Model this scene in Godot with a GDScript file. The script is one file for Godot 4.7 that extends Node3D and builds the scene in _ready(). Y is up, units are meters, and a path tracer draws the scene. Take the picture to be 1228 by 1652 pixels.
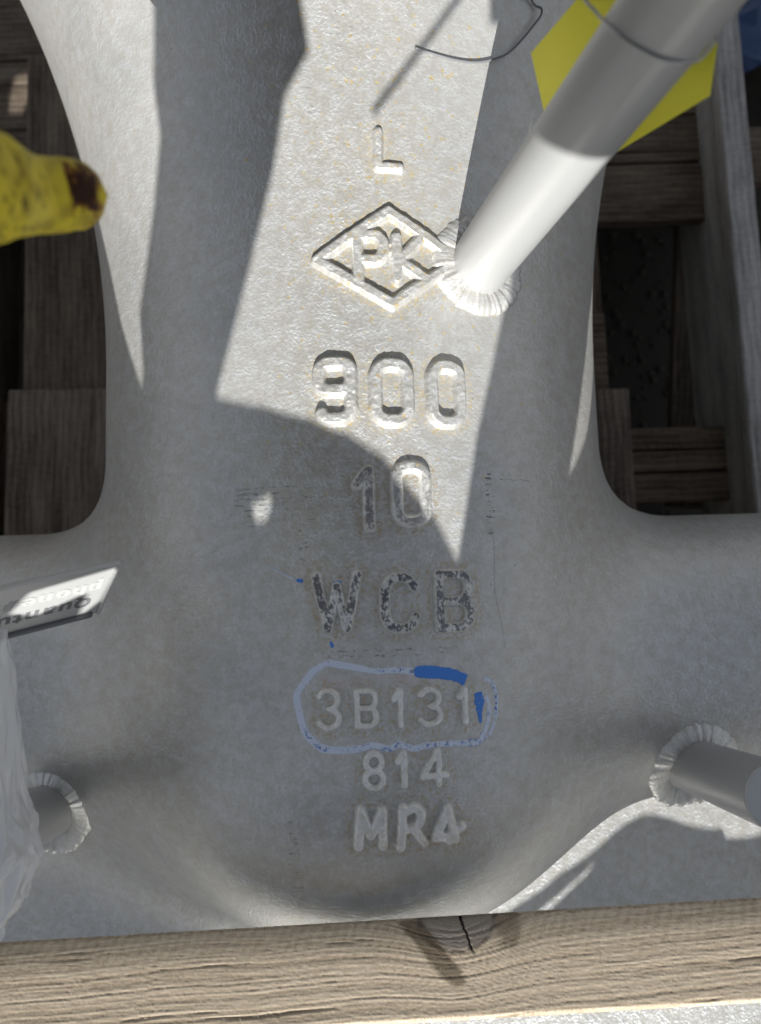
extends Node3D
# A grey painted cast steel valve body lying on a wooden pallet, seen from above in low sun.
# Axes: x to the right, y up, z towards the foot of the valve. Pallet deck at y = 0.

var rng := RandomNumberGenerator.new()
var nz := FastNoiseLite.new()      # slow noise, unit scale
var paint: StandardMaterial3D
var names := {}
const AX := 0.006
const RN := 0.254

# ------------------------------------------------------------------ helpers
func numbered(called: String, parent: Node) -> String:
	var key := str(parent.get_instance_id()) + called
	var n: int = names.get(key, 0)
	names[key] = n + 1
	return called if n == 0 else "%s_%03d" % [called, n]

func thing(called: String, label: String, category: String, group := "") -> Node3D:
	var o := Node3D.new()
	o.name = numbered(called, self)
	add_child(o)
	o.set_meta("label", label)
	o.set_meta("category", category)
	if group:
		o.set_meta("group", group)
	return o

func obj(called: String, mesh: Mesh, mat: Material, parent: Node = self, label := "") -> MeshInstance3D:
	var m := MeshInstance3D.new()
	m.name = numbered(called, parent)
	m.mesh = mesh
	m.material_override = mat
	parent.add_child(m, true)
	if label:
		m.set_meta("label", label)
	return m

func sm(a: float, b: float, x: float) -> float:
	var t := clampf((x - a) / (b - a), 0.0, 1.0)
	return t * t * (3.0 - 2.0 * t)

# indexed mesh with averaged normals; faces are given clockwise as seen from the front
func soft_mesh(v: PackedVector3Array, ix: PackedInt32Array, col := PackedColorArray(), uv := PackedVector2Array(), uv2 := PackedVector2Array(), nrm := PackedVector3Array()) -> ArrayMesh:
	var n := nrm
	if n.is_empty():
		n.resize(v.size())
		for i in range(0, ix.size(), 3):
			var a := ix[i]
			var b := ix[i + 1]
			var c := ix[i + 2]
			var f := (v[c] - v[a]).cross(v[b] - v[a])
			n[a] += f
			n[b] += f
			n[c] += f
		for i in n.size():
			n[i] = n[i].normalized()
	var arr := []
	arr.resize(Mesh.ARRAY_MAX)
	arr[Mesh.ARRAY_VERTEX] = v
	arr[Mesh.ARRAY_NORMAL] = n
	arr[Mesh.ARRAY_INDEX] = ix
	if col.size():
		arr[Mesh.ARRAY_COLOR] = col
	if uv.size():
		arr[Mesh.ARRAY_TEX_UV] = uv
	if uv2.size():
		arr[Mesh.ARRAY_TEX_UV2] = uv2
	var m := ArrayMesh.new()
	m.add_surface_from_arrays(Mesh.PRIMITIVE_TRIANGLES, arr)
	return m

# indices of a grid of nu x nv vertices (u runs fastest); front where (u cross v) points if flip is false
func grid_index(nu: int, nv: int, flip := false) -> PackedInt32Array:
	var ix := PackedInt32Array()
	ix.resize((nu - 1) * (nv - 1) * 6)
	var k := 0
	for j in nv - 1:
		for i in nu - 1:
			var a := j * nu + i
			var b := a + 1
			var c := a + nu
			var d := c + 1
			if flip:
				ix[k] = a; ix[k + 1] = b; ix[k + 2] = d
				ix[k + 3] = a; ix[k + 4] = d; ix[k + 5] = c
			else:
				ix[k] = a; ix[k + 1] = d; ix[k + 2] = b
				ix[k + 3] = a; ix[k + 4] = c; ix[k + 5] = d
			k += 6
	return ix

# round tube through points with a radius at each; ends closed
func tube(pts: PackedVector3Array, rad: PackedFloat32Array, sides := 10) -> ArrayMesh:
	var v := PackedVector3Array()
	var n := pts.size()
	var t0 := (pts[1] - pts[0]).normalized()
	var up := Vector3.UP if absf(t0.y) < 0.9 else Vector3.RIGHT
	var u := t0.cross(up).normalized()
	var uv := PackedVector2Array()
	for i in n:
		var t := (pts[mini(i + 1, n - 1)] - pts[maxi(i - 1, 0)]).normalized()
		u = (u - t * u.dot(t)).normalized()
		var w := t.cross(u)
		for s in sides + 1:
			var a := TAU * s / sides
			v.append(pts[i] + (u * cos(a) + w * sin(a)) * rad[i])
			uv.append(Vector2(float(i) / n, float(s) / sides))
	var ix := grid_index(sides + 1, n, false)
	for e in 2:
		var c := v.size()
		v.append(pts[0] if e == 0 else pts[n - 1])
		uv.append(Vector2(e, 0.5))
		var base := 0 if e == 0 else (n - 1) * (sides + 1)
		for s in sides:
			if e == 0:
				ix.append_array([c, base + s, base + s + 1])
			else:
				ix.append_array([c, base + s + 1, base + s])
	return soft_mesh(v, ix, PackedColorArray(), uv)

func curve(pts: Array, steps := 6) -> PackedVector3Array:
	var out := PackedVector3Array()
	for i in pts.size() - 1:
		var p0: Vector3 = pts[maxi(i - 1, 0)]
		var p1: Vector3 = pts[i]
		var p2: Vector3 = pts[i + 1]
		var p3: Vector3 = pts[mini(i + 2, pts.size() - 1)]
		for k in steps:
			out.append(p1.cubic_interpolate(p2, p0, p3, float(k) / steps))
	out.append(pts[-1])
	return out

func wire(pts: Array, r: float) -> ArrayMesh:
	var c := curve(pts)
	var rad := PackedFloat32Array()
	rad.resize(c.size())
	rad.fill(r)
	return tube(c, rad, 8)

# box with chamfered edges, own axes; grain along the longest side in the texture's u
func plank_mesh(size: Vector3, ch := 0.002) -> ArrayMesh:
	var st := SurfaceTool.new()
	st.begin(Mesh.PRIMITIVE_TRIANGLES)
	var off := Vector2(rng.randf(), rng.randf())
	var h := size / 2
	var ax := size.max_axis_index()
	var faces := []
	for a in 3:
		for s in [-1.0, 1.0]:
			var b := (a + 1) % 3
			var c := (a + 2) % 3
			var q := []
			for k in [[-1, -1], [1, -1], [1, 1], [-1, 1]]:
				var p := Vector3.ZERO
				p[a] = s * h[a]
				p[b] = k[0] * (h[b] - ch)
				p[c] = k[1] * (h[c] - ch)
				q.append(p)
			faces.append(q)
	for a in 3:                              # twelve edge strips
		var b := (a + 1) % 3
		var c := (a + 2) % 3
		for s in [-1.0, 1.0]:
			for t in [-1.0, 1.0]:
				var q := []
				for k in [[-1, 0], [1, 0], [1, 1], [-1, 1]]:
					var p := Vector3.ZERO
					p[a] = k[0] * (h[a] - ch)
					p[b] = s * (h[b] if k[1] == 0 else h[b] - ch)
					p[c] = t * (h[c] - ch if k[1] == 0 else h[c])
					q.append(p)
				faces.append(q)
	for sx in [-1.0, 1.0]:
		for sy in [-1.0, 1.0]:
			for sz in [-1.0, 1.0]:
				faces.append([Vector3(sx * h.x, sy * (h.y - ch), sz * (h.z - ch)), Vector3(sx * (h.x - ch), sy * h.y, sz * (h.z - ch)), Vector3(sx * (h.x - ch), sy * (h.y - ch), sz * h.z)])
	for q in faces:
		var n: Vector3 = (q[2] - q[0]).cross(q[1] - q[0])
		if n.dot(q[0] + q[2]) < 0:
			q.reverse()
			n = -n
		n = n.normalized()
		var tri := [0, 1, 2] if q.size() == 3 else [0, 1, 2, 0, 2, 3]
		for k in tri:
			var p: Vector3 = q[k]
			var along := p[ax]
			var n_ax := n.abs().max_axis_index()
			var o := 3 - ax - n_ax if n_ax != ax else (ax + 1) % 3
			if n_ax == ax:
				along = p[(ax + 2) % 3] * 0.2
			st.set_normal(n)
			st.set_uv(Vector2(along / 0.5, p[o] / 0.25) + off)
			st.add_vertex(p)
	return st.commit()

func extruded(poly: PackedVector2Array, z0: float, z1: float) -> ArrayMesh:
	var st := SurfaceTool.new()
	st.begin(Mesh.PRIMITIVE_TRIANGLES)
	var tri := Geometry2D.triangulate_polygon(poly)
	for i in range(0, tri.size(), 3):
		var a := poly[tri[i]]
		var b := poly[tri[i + 1]]
		var c := poly[tri[i + 2]]
		if (b - a).cross(c - a) < 0:
			var s := b
			b = c
			c = s
		for q in [a, b, c]:
			st.set_normal(Vector3.BACK if z1 > z0 else Vector3.FORWARD)
			st.set_uv(Vector2(q.y / 0.5, q.x / 0.25))
			st.add_vertex(Vector3(q.x, q.y, z1))
		for q in [a, c, b]:
			st.set_normal(Vector3.FORWARD)
			st.set_uv(Vector2(q.y / 0.5, q.x / 0.25))
			st.add_vertex(Vector3(q.x, q.y, z0))
	for i in poly.size():
		var a := poly[i]
		var b := poly[(i + 1) % poly.size()]
		var n := Vector3(b.y - a.y, a.x - b.x, 0).normalized()
		for q in [Vector3(a.x, a.y, z0), Vector3(a.x, a.y, z1), Vector3(b.x, b.y, z1), Vector3(a.x, a.y, z0), Vector3(b.x, b.y, z1), Vector3(b.x, b.y, z0)]:
			st.set_normal(n)
			st.set_uv(Vector2(q.y / 0.5, (q.x + q.z) / 0.25))
			st.add_vertex(q)
	return st.commit()

# ------------------------------------------------------------------ the casting
func smin(a: float, b: float, k: float) -> float:
	var h := maxf(k - absf(a - b), 0.0) / k
	return minf(a, b) - h * h * k * 0.25

func field(p: Vector3) -> float:
	var x := p.x - AX
	var t := clampf((-0.16 - p.z) / 0.40, 0.0, 1.5)
	var r := RN + 0.085 * t * t
	var ez := maxf(p.z - 0.17, 0.0) * (0.254 / 0.222)
	var yy := p.y - 0.25
	var d := sqrt(x * x + yy * yy + ez * ez) - r
	var y2 := p.y - 0.24
	var z2 := p.z - 0.133
	d = smin(d, sqrt(y2 * y2 + z2 * z2) - 0.144, 0.085)
	var w := clampf((0.12 - p.x) / 0.36, 0.0, 1.0)
	w = w * w * (3.0 - 2.0 * w)
	var q := absf(p.y - 0.125 - 0.14 * (p.z - 0.40) - 0.025 * w) - 0.04
	var s := absf(p.z - 0.45) - 0.17
	q = maxf(q, 0.0)
	s = maxf(s, 0.0)
	return smin(d, sqrt(q * q + s * s) - 0.05, 0.03 + 0.14 * w)

func grad(p: Vector3) -> Vector3:
	var e := 0.0004
	return Vector3(field(p + Vector3(e, 0, 0)) - field(p - Vector3(e, 0, 0)), field(p + Vector3(0, e, 0)) - field(p - Vector3(0, e, 0)), field(p + Vector3(0, 0, e)) - field(p - Vector3(0, 0, e))).normalized()

func onto(p: Vector3) -> Vector3:
	for i in 4:
		p -= grad(p) * field(p)
	return p

func detail_uv(p: Vector3) -> Vector2:
	if p.y < 0.26:
		return Vector2(0.002, 0.002)
	return Vector2(clampf((p.x + 0.2) / 0.44, 0.002, 0.998), clampf((p.z + 0.42) / 0.78, 0.002, 0.998))

func tone(p: Vector3) -> Color:
	var a := nz.get_noise_3d(p.x * 9, p.y * 9, p.z * 9)
	var b := nz.get_noise_3d(p.x * 34 + 50, p.y * 34, p.z * 34)
	var k := 0.62 + 0.047 * a + 0.033 * b
	return Color(k * (1.0 + 0.012 * a), k, k * (1.0 - 0.016 * a))

# surface nets over the field, one cell about a centimetre
func body_mesh() -> ArrayMesh:
	var c := 0.0095
	var lo := Vector3(-0.63, -0.04, -0.63)
	var nx := int(1.26 / c)
	var ny := int(0.66 / c)
	var nzz := int(1.30 / c)
	var vals := {}
	var blk := 4
	var v := PackedVector3Array()
	var nn := PackedVector3Array()
	var at := {}
	var sx := nx + 2
	var sy := ny + 2
	var cells := PackedInt32Array()
	var reach := c * blk * 0.87 * 1.25 + c
	for bz in range(0, nzz, blk):
		for by in range(0, ny, blk):
			for bx in range(0, nx, blk):
				var mid := lo + Vector3(bx + blk * 0.5, by + blk * 0.5, bz + blk * 0.5) * c
				if absf(field(mid)) > reach:
					continue
				for k in blk:
					for j in blk:
						for i in blk:
							if bx + i < nx and by + j < ny and bz + k < nzz:
								cells.append((bx + i) + sx * ((by + j) + sy * (bz + k)))
	var off := PackedInt32Array([0, 1, sx, sx + 1, sx * sy, sx * sy + 1, sx * sy + sx, sx * sy + sx + 1])
	for id in cells:
		var inside := 0
		for k in 8:
			var g := id + off[k]
			var f: float
			if vals.has(g):
				f = vals[g]
			else:
				var gx := g % sx
				var gy := (g / sx) % sy
				var gz := g / (sx * sy)
				f = field(lo + Vector3(gx, gy, gz) * c)
				vals[g] = f
			if f < 0:
				inside += 1
		if inside == 0 or inside == 8:
			continue
		var p := lo + Vector3(id % sx + 0.5, (id / sx) % sy + 0.5, id / (sx * sy) + 0.5) * c
		p -= grad(p) * field(p)
		p -= grad(p) * field(p)
		at[id] = v.size()
		v.append(p)
		nn.append(grad(p))
	var ix := PackedInt32Array()
	var step := [1, sx, sx * sy]
	for id in at:
		for a in 3:
			var b: int = step[(a + 1) % 3]
			var d: int = step[(a + 2) % 3]
			var f0: float = vals.get(id, 1.0)
			var f1: float = vals.get(id + step[a], 1.0)
			if (f0 < 0) == (f1 < 0):
				continue
			if not (at.has(id - b) and at.has(id - d) and at.has(id - b - d)):
				continue
			var q0: int = at[id]
			var q1: int = at[id - b]
			var q2: int = at[id - b - d]
			var q3: int = at[id - d]
			if f0 < 0:
				ix.append_array([q0, q2, q1, q0, q3, q2])
			else:
				ix.append_array([q0, q1, q2, q0, q2, q3])
	var col := PackedColorArray()
	var uv2 := PackedVector2Array()
	var worst := 0.0
	for p in v:
		worst = maxf(worst, absf(field(p)))
		if not p.is_finite() or p.length() > 1.5:
			print('bad ', p)
		col.append(tone(p))
		uv2.append(detail_uv(p))
	pass
	return soft_mesh(v, ix, col, PackedVector2Array(), uv2, nn)

# ------------------------------------------------------------------ raised lettering
func rr(x0: float, y0: float, x1: float, y1: float, rc: float) -> PackedVector2Array:
	var p := PackedVector2Array()
	for k in 4:
		var cx := x1 - rc if k == 0 or k == 3 else x0 + rc
		var cy := y1 - rc if k < 2 else y0 + rc
		for s in 7:
			var a := PI / 2 * (k + s / 6.0)
			p.append(Vector2(cx + cos(a) * rc, cy + sin(a) * rc))
	p.append(p[0])
	return p

func arc(cx: float, cy: float, rx: float, ry: float, a0: float, a1: float) -> PackedVector2Array:
	var p := PackedVector2Array()
	for s in 13:
		var a := deg_to_rad(lerpf(a0, a1, s / 12.0))
		p.append(Vector2(cx + cos(a) * rx, cy + sin(a) * ry))
	return p

func pl(a: Array) -> PackedVector2Array:
	var p := PackedVector2Array()
	for i in range(0, a.size(), 2):
		p.append(Vector2(a[i], a[i + 1]))
	return p

# strokes of one character, centre lines, in metres about the centre of a w x h box
func glyph(ch: String, w: float, h: float, r: float) -> Array:
	var a := w / 2 - r
	var b := h / 2 - r
	match ch:
		"0":
			return [rr(-a, -b, a, b, a * 0.80)]
		"9":
			var m := -b * 0.02
			return [rr(-a, -b, a, m, minf(a, b) * 0.60), pl([a, -b * 0.4, a, b - a * 0.8]), arc(a * 0.2, b - a * 0.8, a * 0.8, a * 0.8, 0, 90), pl([a * 0.2, b, -a * 0.35, b]), arc(-a * 0.35, b - a * 0.5, a * 0.55, a * 0.5, 90, 165)]
		"1":
			return [pl([a * 0.65, -b, a * 0.65, b]), pl([a * 0.65, -b, a * 0.1, -b * 0.86, -a, -b * 0.5])]
		"L":
			return [pl([-a, -b, -a, b]), pl([-a, b, a, b])]
		"W":
			return [pl([-a, -b, -a * 0.45, b, 0, -b * 0.55, a * 0.45, b, a, -b])]
		"C":
			return [arc(0, -b + a, a, a, -20, -180), pl([-a, -b + a, -a, b - a]), arc(0, b - a, a, a, 180, 15)]
		"B":
			var k := b * 0.5
			return [pl([-a, -b, -a, b]), pl([-a, -b, a * 0.3, -b]), arc(a * 0.3, -k, a * 0.62, k, -90, 90), pl([-a, 0, a * 0.35, 0]), arc(a * 0.3, k, a * 0.7, k, -90, 90), pl([-a, b, a * 0.3, b])]
		"3":
			var k := b * 0.5
			return [arc(-a * 0.1, -k, a, k, -155, 85), arc(-a * 0.1, k, a * 1.1, k, -85, 155)]
		"8":
			var k := b * 0.5
			return [arc(0, -k, a * 0.86, k, 0, 360), arc(0, k, a, k, 0, 360)]
		"4":
			return [pl([a * 0.35, b, a * 0.35, -b, -a, b * 0.45, a, b * 0.45])]
		"M":
			return [pl([-a, b, -a * 0.85, -b, 0, b * 0.35, a * 0.85, -b, a, b])]
		"R":
			var k := b * 0.5
			return [pl([-a, b, -a * 0.75, -b]), pl([-a * 0.8, -b * 0.8, a * 0.1, -b]), arc(a * 0.1, -k, a * 0.68, k, -90, 90), pl([a * 0.1, 0, -a * 0.8, b * 0.1]), pl([a * 0.05, 0, a, b * 0.9])]
		"slant4":
			return [pl([a * 0.4, b * 0.95, a * 0.15, -b, -a, b * 0.55, -a * 0.2, b * 0.62, a, b * 0.30]), pl([-a * 0.5, b * 0.5, 0, b * 0.95, a * 0.4, b * 0.85])]
	return []

func seg_dist(p: Vector2, strokes: Array) -> float:
	var best := 1.0
	for s: PackedVector2Array in strokes:
		for i in s.size() - 1:
			var a := s[i]
			var ab := s[i + 1] - a
			var t := clampf((p - a).dot(ab) / maxf(ab.length_squared(), 1e-12), 0.0, 1.0)
			best = minf(best, p.distance_squared_to(a + ab * t))
	return sqrt(best)

# a patch that follows the casting and rises along the strokes; its rim lies under the skin
func raised(at: Vector3, w: float, h: float, turn: float, strokes: Array, r: float, high: float, bevel: float, black: float, step := 0.0008) -> ArrayMesh:
	var pad := bevel + 0.0035
	var n0 := grad(at)
	var ux := (Vector3.RIGHT - n0 * n0.x).normalized()
	var uz := ux.cross(n0).normalized()
	var e1 := ux * cos(turn) + uz * sin(turn)
	var e2 := -ux * sin(turn) + uz * cos(turn)
	var hw := w / 2 + pad
	var hh := h / 2 + pad
	var cn := 9
	var base := []
	var bn := []
	for j in cn:
		for i in cn:
			var q := onto(at + e1 * lerpf(-hw, hw, i / (cn - 1.0)) + e2 * lerpf(-hh, hh, j / (cn - 1.0)))
			base.append(q)
			bn.append(grad(q))
	var nu := int(2 * hw / step) + 1
	var nv := int(2 * hh / step) + 1
	var v := PackedVector3Array()
	var col := PackedColorArray()
	var uv2 := PackedVector2Array()
	for j in nv:
		var gy := j * (cn - 1.0) / (nv - 1.0)
		var jj := mini(int(gy), cn - 2)
		var fy := gy - jj
		for i in nu:
			var gx := i * (cn - 1.0) / (nu - 1.0)
			var ii := mini(int(gx), cn - 2)
			var fx := gx - ii
			var k := jj * cn + ii
			var q: Vector3 = base[k].lerp(base[k + 1], fx).lerp(base[k + cn].lerp(base[k + cn + 1], fx), fy)
			var qn: Vector3 = bn[k].lerp(bn[k + 1], fx).lerp(bn[k + cn].lerp(bn[k + cn + 1], fx), fy)
			var loc := Vector2(lerpf(-hw, hw, i / (nu - 1.0)), lerpf(-hh, hh, j / (nv - 1.0)))
			var wob := nz.get_noise_3d(q.x * 160, q.z * 160, 7.0) * 0.00045 + nz.get_noise_3d(q.x * 480, q.z * 480, 3.0) * 0.00018
			var d := seg_dist(loc, strokes) - r + wob
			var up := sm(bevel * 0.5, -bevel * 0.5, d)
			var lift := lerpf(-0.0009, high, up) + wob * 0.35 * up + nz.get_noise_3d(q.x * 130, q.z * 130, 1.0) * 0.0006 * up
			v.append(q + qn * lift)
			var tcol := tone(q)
			tcol = tcol.lerp(Color(0.95, 0.95, 0.96), 0.9 * sm(0.1, 0.6, up) * (1.0 - (0.55 if black > 0.0 else 0.15) * sm(0.82, 0.96, up)) if q.z > -0.03 else 0.0)  # lower rows are paler on the strokes, most of all at their edges
			if black > 0.0 and up > 0.86:
				var g := 0.8 * nz.get_noise_3d(q.x * 420, q.z * 300, 11.0) + 0.8 * nz.get_noise_3d(q.x * 90, q.z * 70, 2.0)
				tcol = tcol.lerp(Color(0.13, 0.135, 0.16), black * sm(-0.12, 0.22, g + 0.12) * sm(0.86, 0.97, up))
			col.append(tcol)
			uv2.append(detail_uv(q))
	return soft_mesh(v, grid_index(nu, nv, true), col, PackedVector2Array(), uv2)

# ------------------------------------------------------------------ materials
func wood(dark: Color, light: Color, sd: int, rough := 0.85) -> StandardMaterial3D:
	var im := Image.create(512, 256, false, Image.FORMAT_RGB8)
	var hm := Image.create(512, 256, false, Image.FORMAT_RGB8)
	var f := FastNoiseLite.new()
	f.seed = sd
	f.fractal_octaves = 4
	f.frequency = 0.02
	var g := FastNoiseLite.new()
	g.seed = sd + 9
	g.frequency = 0.09
	for y in 256:
		for x in 512:
			var cx := cos(TAU * x / 512.0) * 18.0
			var cz := sin(TAU * x / 512.0) * 18.0
			var warp := f.get_noise_3d(cx * 1.6, cz * 1.6, y * 0.25) * 5.0
			var ringv := 0.5 + 0.5 * sin((y + warp) * 0.62)
			var fine := g.get_noise_3d(cx * 0.9, cz * 0.9, y * 7.0)
			var saw := g.get_noise_3d(cx * 11.0, cz * 11.0, y * 0.5)
			var t := clampf(0.22 * ringv + 0.36 + 0.50 * fine + 0.20 * saw + 0.55 * f.get_noise_3d(cx, cz, y * 1.3 + 400), 0.0, 1.0)
			im.set_pixel(x, y, dark.lerp(light, t).linear_to_srgb())
			hm.set_pixel(x, y, Color(t, t, t))
	var m := StandardMaterial3D.new()
	m.albedo_texture = ImageTexture.create_from_image(im)
	m.roughness = rough
	m.metallic_specular = 0.3
	m.heightmap_enabled = true
	m.heightmap_texture = ImageTexture.create_from_image(hm)
	m.heightmap_scale = 0.12
	return m

func make_paint(detail: Image) -> StandardMaterial3D:
	var n := 1024
	var a := FastNoiseLite.new()
	a.seed = 4
	a.frequency = 0.055
	a.fractal_octaves = 5
	a.fractal_gain = 0.62
	var ia := a.get_seamless_image(n, n)
	a.seed = 19
	a.frequency = 0.016
	a.fractal_octaves = 6
	a.fractal_gain = 0.66
	var ib := a.get_seamless_image(n, n)
	a.seed = 31
	a.noise_type = FastNoiseLite.TYPE_CELLULAR
	a.cellular_return_type = FastNoiseLite.RETURN_DISTANCE
	a.fractal_type = FastNoiseLite.FRACTAL_NONE
	a.frequency = 0.03
	var ic := a.get_seamless_image(n, n)
	ia.convert(Image.FORMAT_L8)
	ib.convert(Image.FORMAT_L8)
	ic.convert(Image.FORMAT_L8)
	var da := ia.get_data()
	var db := ib.get_data()
	var dc := ic.get_data()
	var out := PackedByteArray()
	out.resize(n * n * 3)
	for i in n * n:
		var u := da[i] / 255.0
		var w := db[i] / 255.0
		var k := clampf(w * 2.2 - 0.6, 0.0, 1.0)
		var l := 0.875 + 0.085 * k + 0.11 * (u - 0.5)
		var warm := 0.035 * (1.0 - k)
		var rr_ := l * (1.0 + warm * 0.5)
		var gg := l
		var bb := l * (1.0 - warm)
		if dc[i] < 16 and w > 0.53:
			rr_ *= 0.97
			gg *= 0.95
			bb *= 0.82
		out[i * 3] = int(clampf(rr_, 0, 1) * 255)
		out[i * 3 + 1] = int(clampf(gg, 0, 1) * 255)
		out[i * 3 + 2] = int(clampf(bb, 0, 1) * 255)
	var m := StandardMaterial3D.new()
	m.albedo_texture = ImageTexture.create_from_image(Image.create_from_data(n, n, false, Image.FORMAT_RGB8, out))
	m.albedo_color = Color(0.97, 0.97, 0.955).linear_to_srgb()
	m.vertex_color_use_as_albedo = true
	m.uv1_triplanar = true
	m.uv1_world_triplanar = true
	m.uv1_scale = Vector3.ONE * 4.5
	m.roughness = 0.43
	m.metallic = 0.5
	m.metallic_specular = 0.5
	# cast skin: soft dimples and fine grain
	var hb := PackedByteArray()
	hb.resize(n * n)
	for i in n * n:
		var k := clampf(db[i] / 255.0 * 2.2 - 0.6, 0.0, 1.0)
		hb[i] = clampi(int(127.0 + (da[i] - 127.0) * (0.25 + 0.75 * k) * 0.75 + (db[i] - 127.0) * 0.30), 0, 255)
	m.heightmap_enabled = true
	m.heightmap_texture = ImageTexture.create_from_image(Image.create_from_data(n, n, false, Image.FORMAT_L8, hb))
	m.heightmap_scale = 0.092
	m.detail_enabled = true
	m.detail_albedo = ImageTexture.create_from_image(detail)
	m.detail_uv_layer = BaseMaterial3D.DETAIL_UV_2
	m.detail_blend_mode = BaseMaterial3D.BLEND_MODE_MIX
	return m

func plain(c: Color, rough: float, spec := 0.5) -> StandardMaterial3D:
	var m := StandardMaterial3D.new()
	m.albedo_color = c.linear_to_srgb()
	m.roughness = rough
	m.metallic_specular = spec
	return m

# ------------------------------------------------------------------ stains on the casting (rust bloom, rubbed ink), drawn in millimetre detail
const DW := 1024
const DH := 1816
func dpx(x: float, z: float) -> Vector2:
	return Vector2((x + 0.2) / 0.44 * DW, (z + 0.42) / 0.78 * DH)

func dot(im: Image, x: float, z: float, rad: float, c: Color, alpha: float) -> void:
	var q := dpx(x, z)
	var k := rad / 0.44 * DW
	for j in range(int(q.y - k - 1), int(q.y + k + 2)):
		for i in range(int(q.x - k - 1), int(q.x + k + 2)):
			if i < 4 or j < 4 or i > DW - 5 or j > DH - 5:
				continue
			var d := Vector2(i, j).distance_to(q) + nz.get_noise_2d(i * 0.35, j * 0.35) * k * 0.6
			var a := alpha * (1.0 - sm(k * 0.5, k, d))
			if a > 0.02:
				var o := im.get_pixel(i, j)
				var t := a + o.a * (1.0 - a)
				im.set_pixel(i, j, Color(lerpf(o.r, c.r, a / t), lerpf(o.g, c.g, a / t), lerpf(o.b, c.b, a / t), t))

func smudge(im: Image, x0: float, x1: float, z0: float, z1: float, count: int, alpha: float) -> void:
	for k in count:
		var x := rng.randf_range(x0, x1)
		var z := rng.randf_range(z0, z1)
		z = lerpf(z, snappedf(z, 0.0042) + 0.001 * nz.get_noise_2d(x * 50, z * 90), 0.55)
		if nz.get_noise_2d(x * 110, z * 170) < 0.0:
			continue
		var q := dpx(x, z)
		var ln := rng.randi_range(2, 7)
		var a := alpha * rng.randf_range(0.3, 1.0)
		for i in ln:
			var px := Vector2i(int(q.x) + i, int(q.y))
			if px.x > 4 and px.y > 4 and px.x < DW - 5 and px.y < DH - 5:
				im.set_pixelv(px, Color(0.16, 0.165, 0.19, maxf(a, im.get_pixelv(px).a)))

func halo(im: Image, at: Vector3, w: float, h: float, turn: float, strokes: Array, r: float, amount: float) -> void:
	var q := dpx(at.x, at.z)
	var c := cos(-turn)
	var s := sin(-turn)
	var kx := int((w * 0.5 + 0.010) / 0.44 * DW)
	var ky := int((h * 0.5 + 0.010) / 0.78 * DH)
	var tan_ := Color(0.80, 0.74, 0.60) if at.z < -0.05 else Color(0.68, 0.60, 0.47)
	for j in range(-ky, ky):
		for i in range(-kx, kx):
			var m := Vector2(i * 0.44 / DW, j * 0.78 / DH)
			var d := seg_dist(Vector2(m.x * c - m.y * s, m.x * s + m.y * c), strokes) - r
			if d > 0.009 or d < 0.0005:
				continue
			var n := nz.get_noise_2d((q.x + i) * 0.09, (q.y + j) * 0.09) + 0.6 * nz.get_noise_2d((q.x + i) * 0.2, (q.y + j) * 0.2)
			var a := amount * sm(-0.05, 0.5, n + 0.12) * sm(0.0005, 0.002, d) * (1.0 - sm(0.0035, 0.009, d))
			if a > 0.02:
				im.set_pixel(int(q.x) + i, int(q.y) + j, Color(tan_.r, tan_.g, tan_.b, minf(a, 0.85)))

# ------------------------------------------------------------------ pipe stub with its weld
func stub(valve: Node3D, base: Vector3, tip: Vector3, length: float, bead: float, sd: int, mat: Material) -> void:
	var ax := (tip - base).normalized()
	var u := ax.cross(Vector3.FORWARD).normalized()
	var w := ax.cross(u)
	var rp := 0.02415
	var pts := PackedVector3Array([base - ax * 0.03, base, base + ax * length * 0.5, base + ax * (length - 0.002), base + ax * length])
	var pipe := obj("pipe_stub", tube(pts, PackedFloat32Array([rp, rp, rp, rp, rp - 0.002]), 48), mat, valve)
	var v := PackedVector3Array()
	var nu := 26
	var nv := 300
	var ctr := []
	for j in nv + 1:
		var a := TAU * (j % nv) / nv
		var q := base + (u * cos(a) + w * sin(a)) * (rp + bead * 0.42) + ax * 0.09
		for k in 40:
			q -= ax * field(q) * 0.8
		ctr.append(q)
	for j in nv + 1:
		var a := TAU * (j % nv) / nv
		var out := u * cos(a) + w * sin(a)
		var irregular := 1.0 + 0.16 * nz.get_noise_2d(cos(a) * 4.0 + sd * 40.0, sin(a) * 4.0)
		for i in nu + 1:
			var t := TAU * (i % nu) / nu
			var ripple := 0.004 + 0.014 * maxf(0.0, nz.get_noise_2d(cos(a) * 3.0 + 9.0, sin(a) * 3.0 + sd))
			var phase := a * 36.0 / TAU + 1.3 * nz.get_noise_2d(cos(a) * 2.0, sin(a) * 2.0 + sd) + 0.9 * cos(t) + 0.8 * nz.get_noise_2d(cos(a) * 9.0, sin(a) * 9.0 + sd * 9.0)
			var saw := phase - floorf(phase)
			var r := bead * irregular * (1.0 + ripple * (sm(0.0, 0.75, saw) - sm(0.75, 1.0, saw) - 0.5))
			r *= 1.0 + 0.05 * nz.get_noise_3d(cos(a) * 5.0, sin(a) * 5.0 + sd * 3.0, t * 0.9)
			v.append(ctr[j] + out * cos(t) * r * 1.15 + ax * sin(t) * r * 0.62)
	obj("weld_bead", soft_mesh(v, grid_index(nu + 1, nv + 1, false), fill_color(v), PackedVector2Array(), fill_uv2(v)), paint, pipe)

func fill_color(v: PackedVector3Array) -> PackedColorArray:
	var c := PackedColorArray()
	for p in v:
		c.append(Color(0.70, 0.70, 0.70))
	return c

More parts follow.
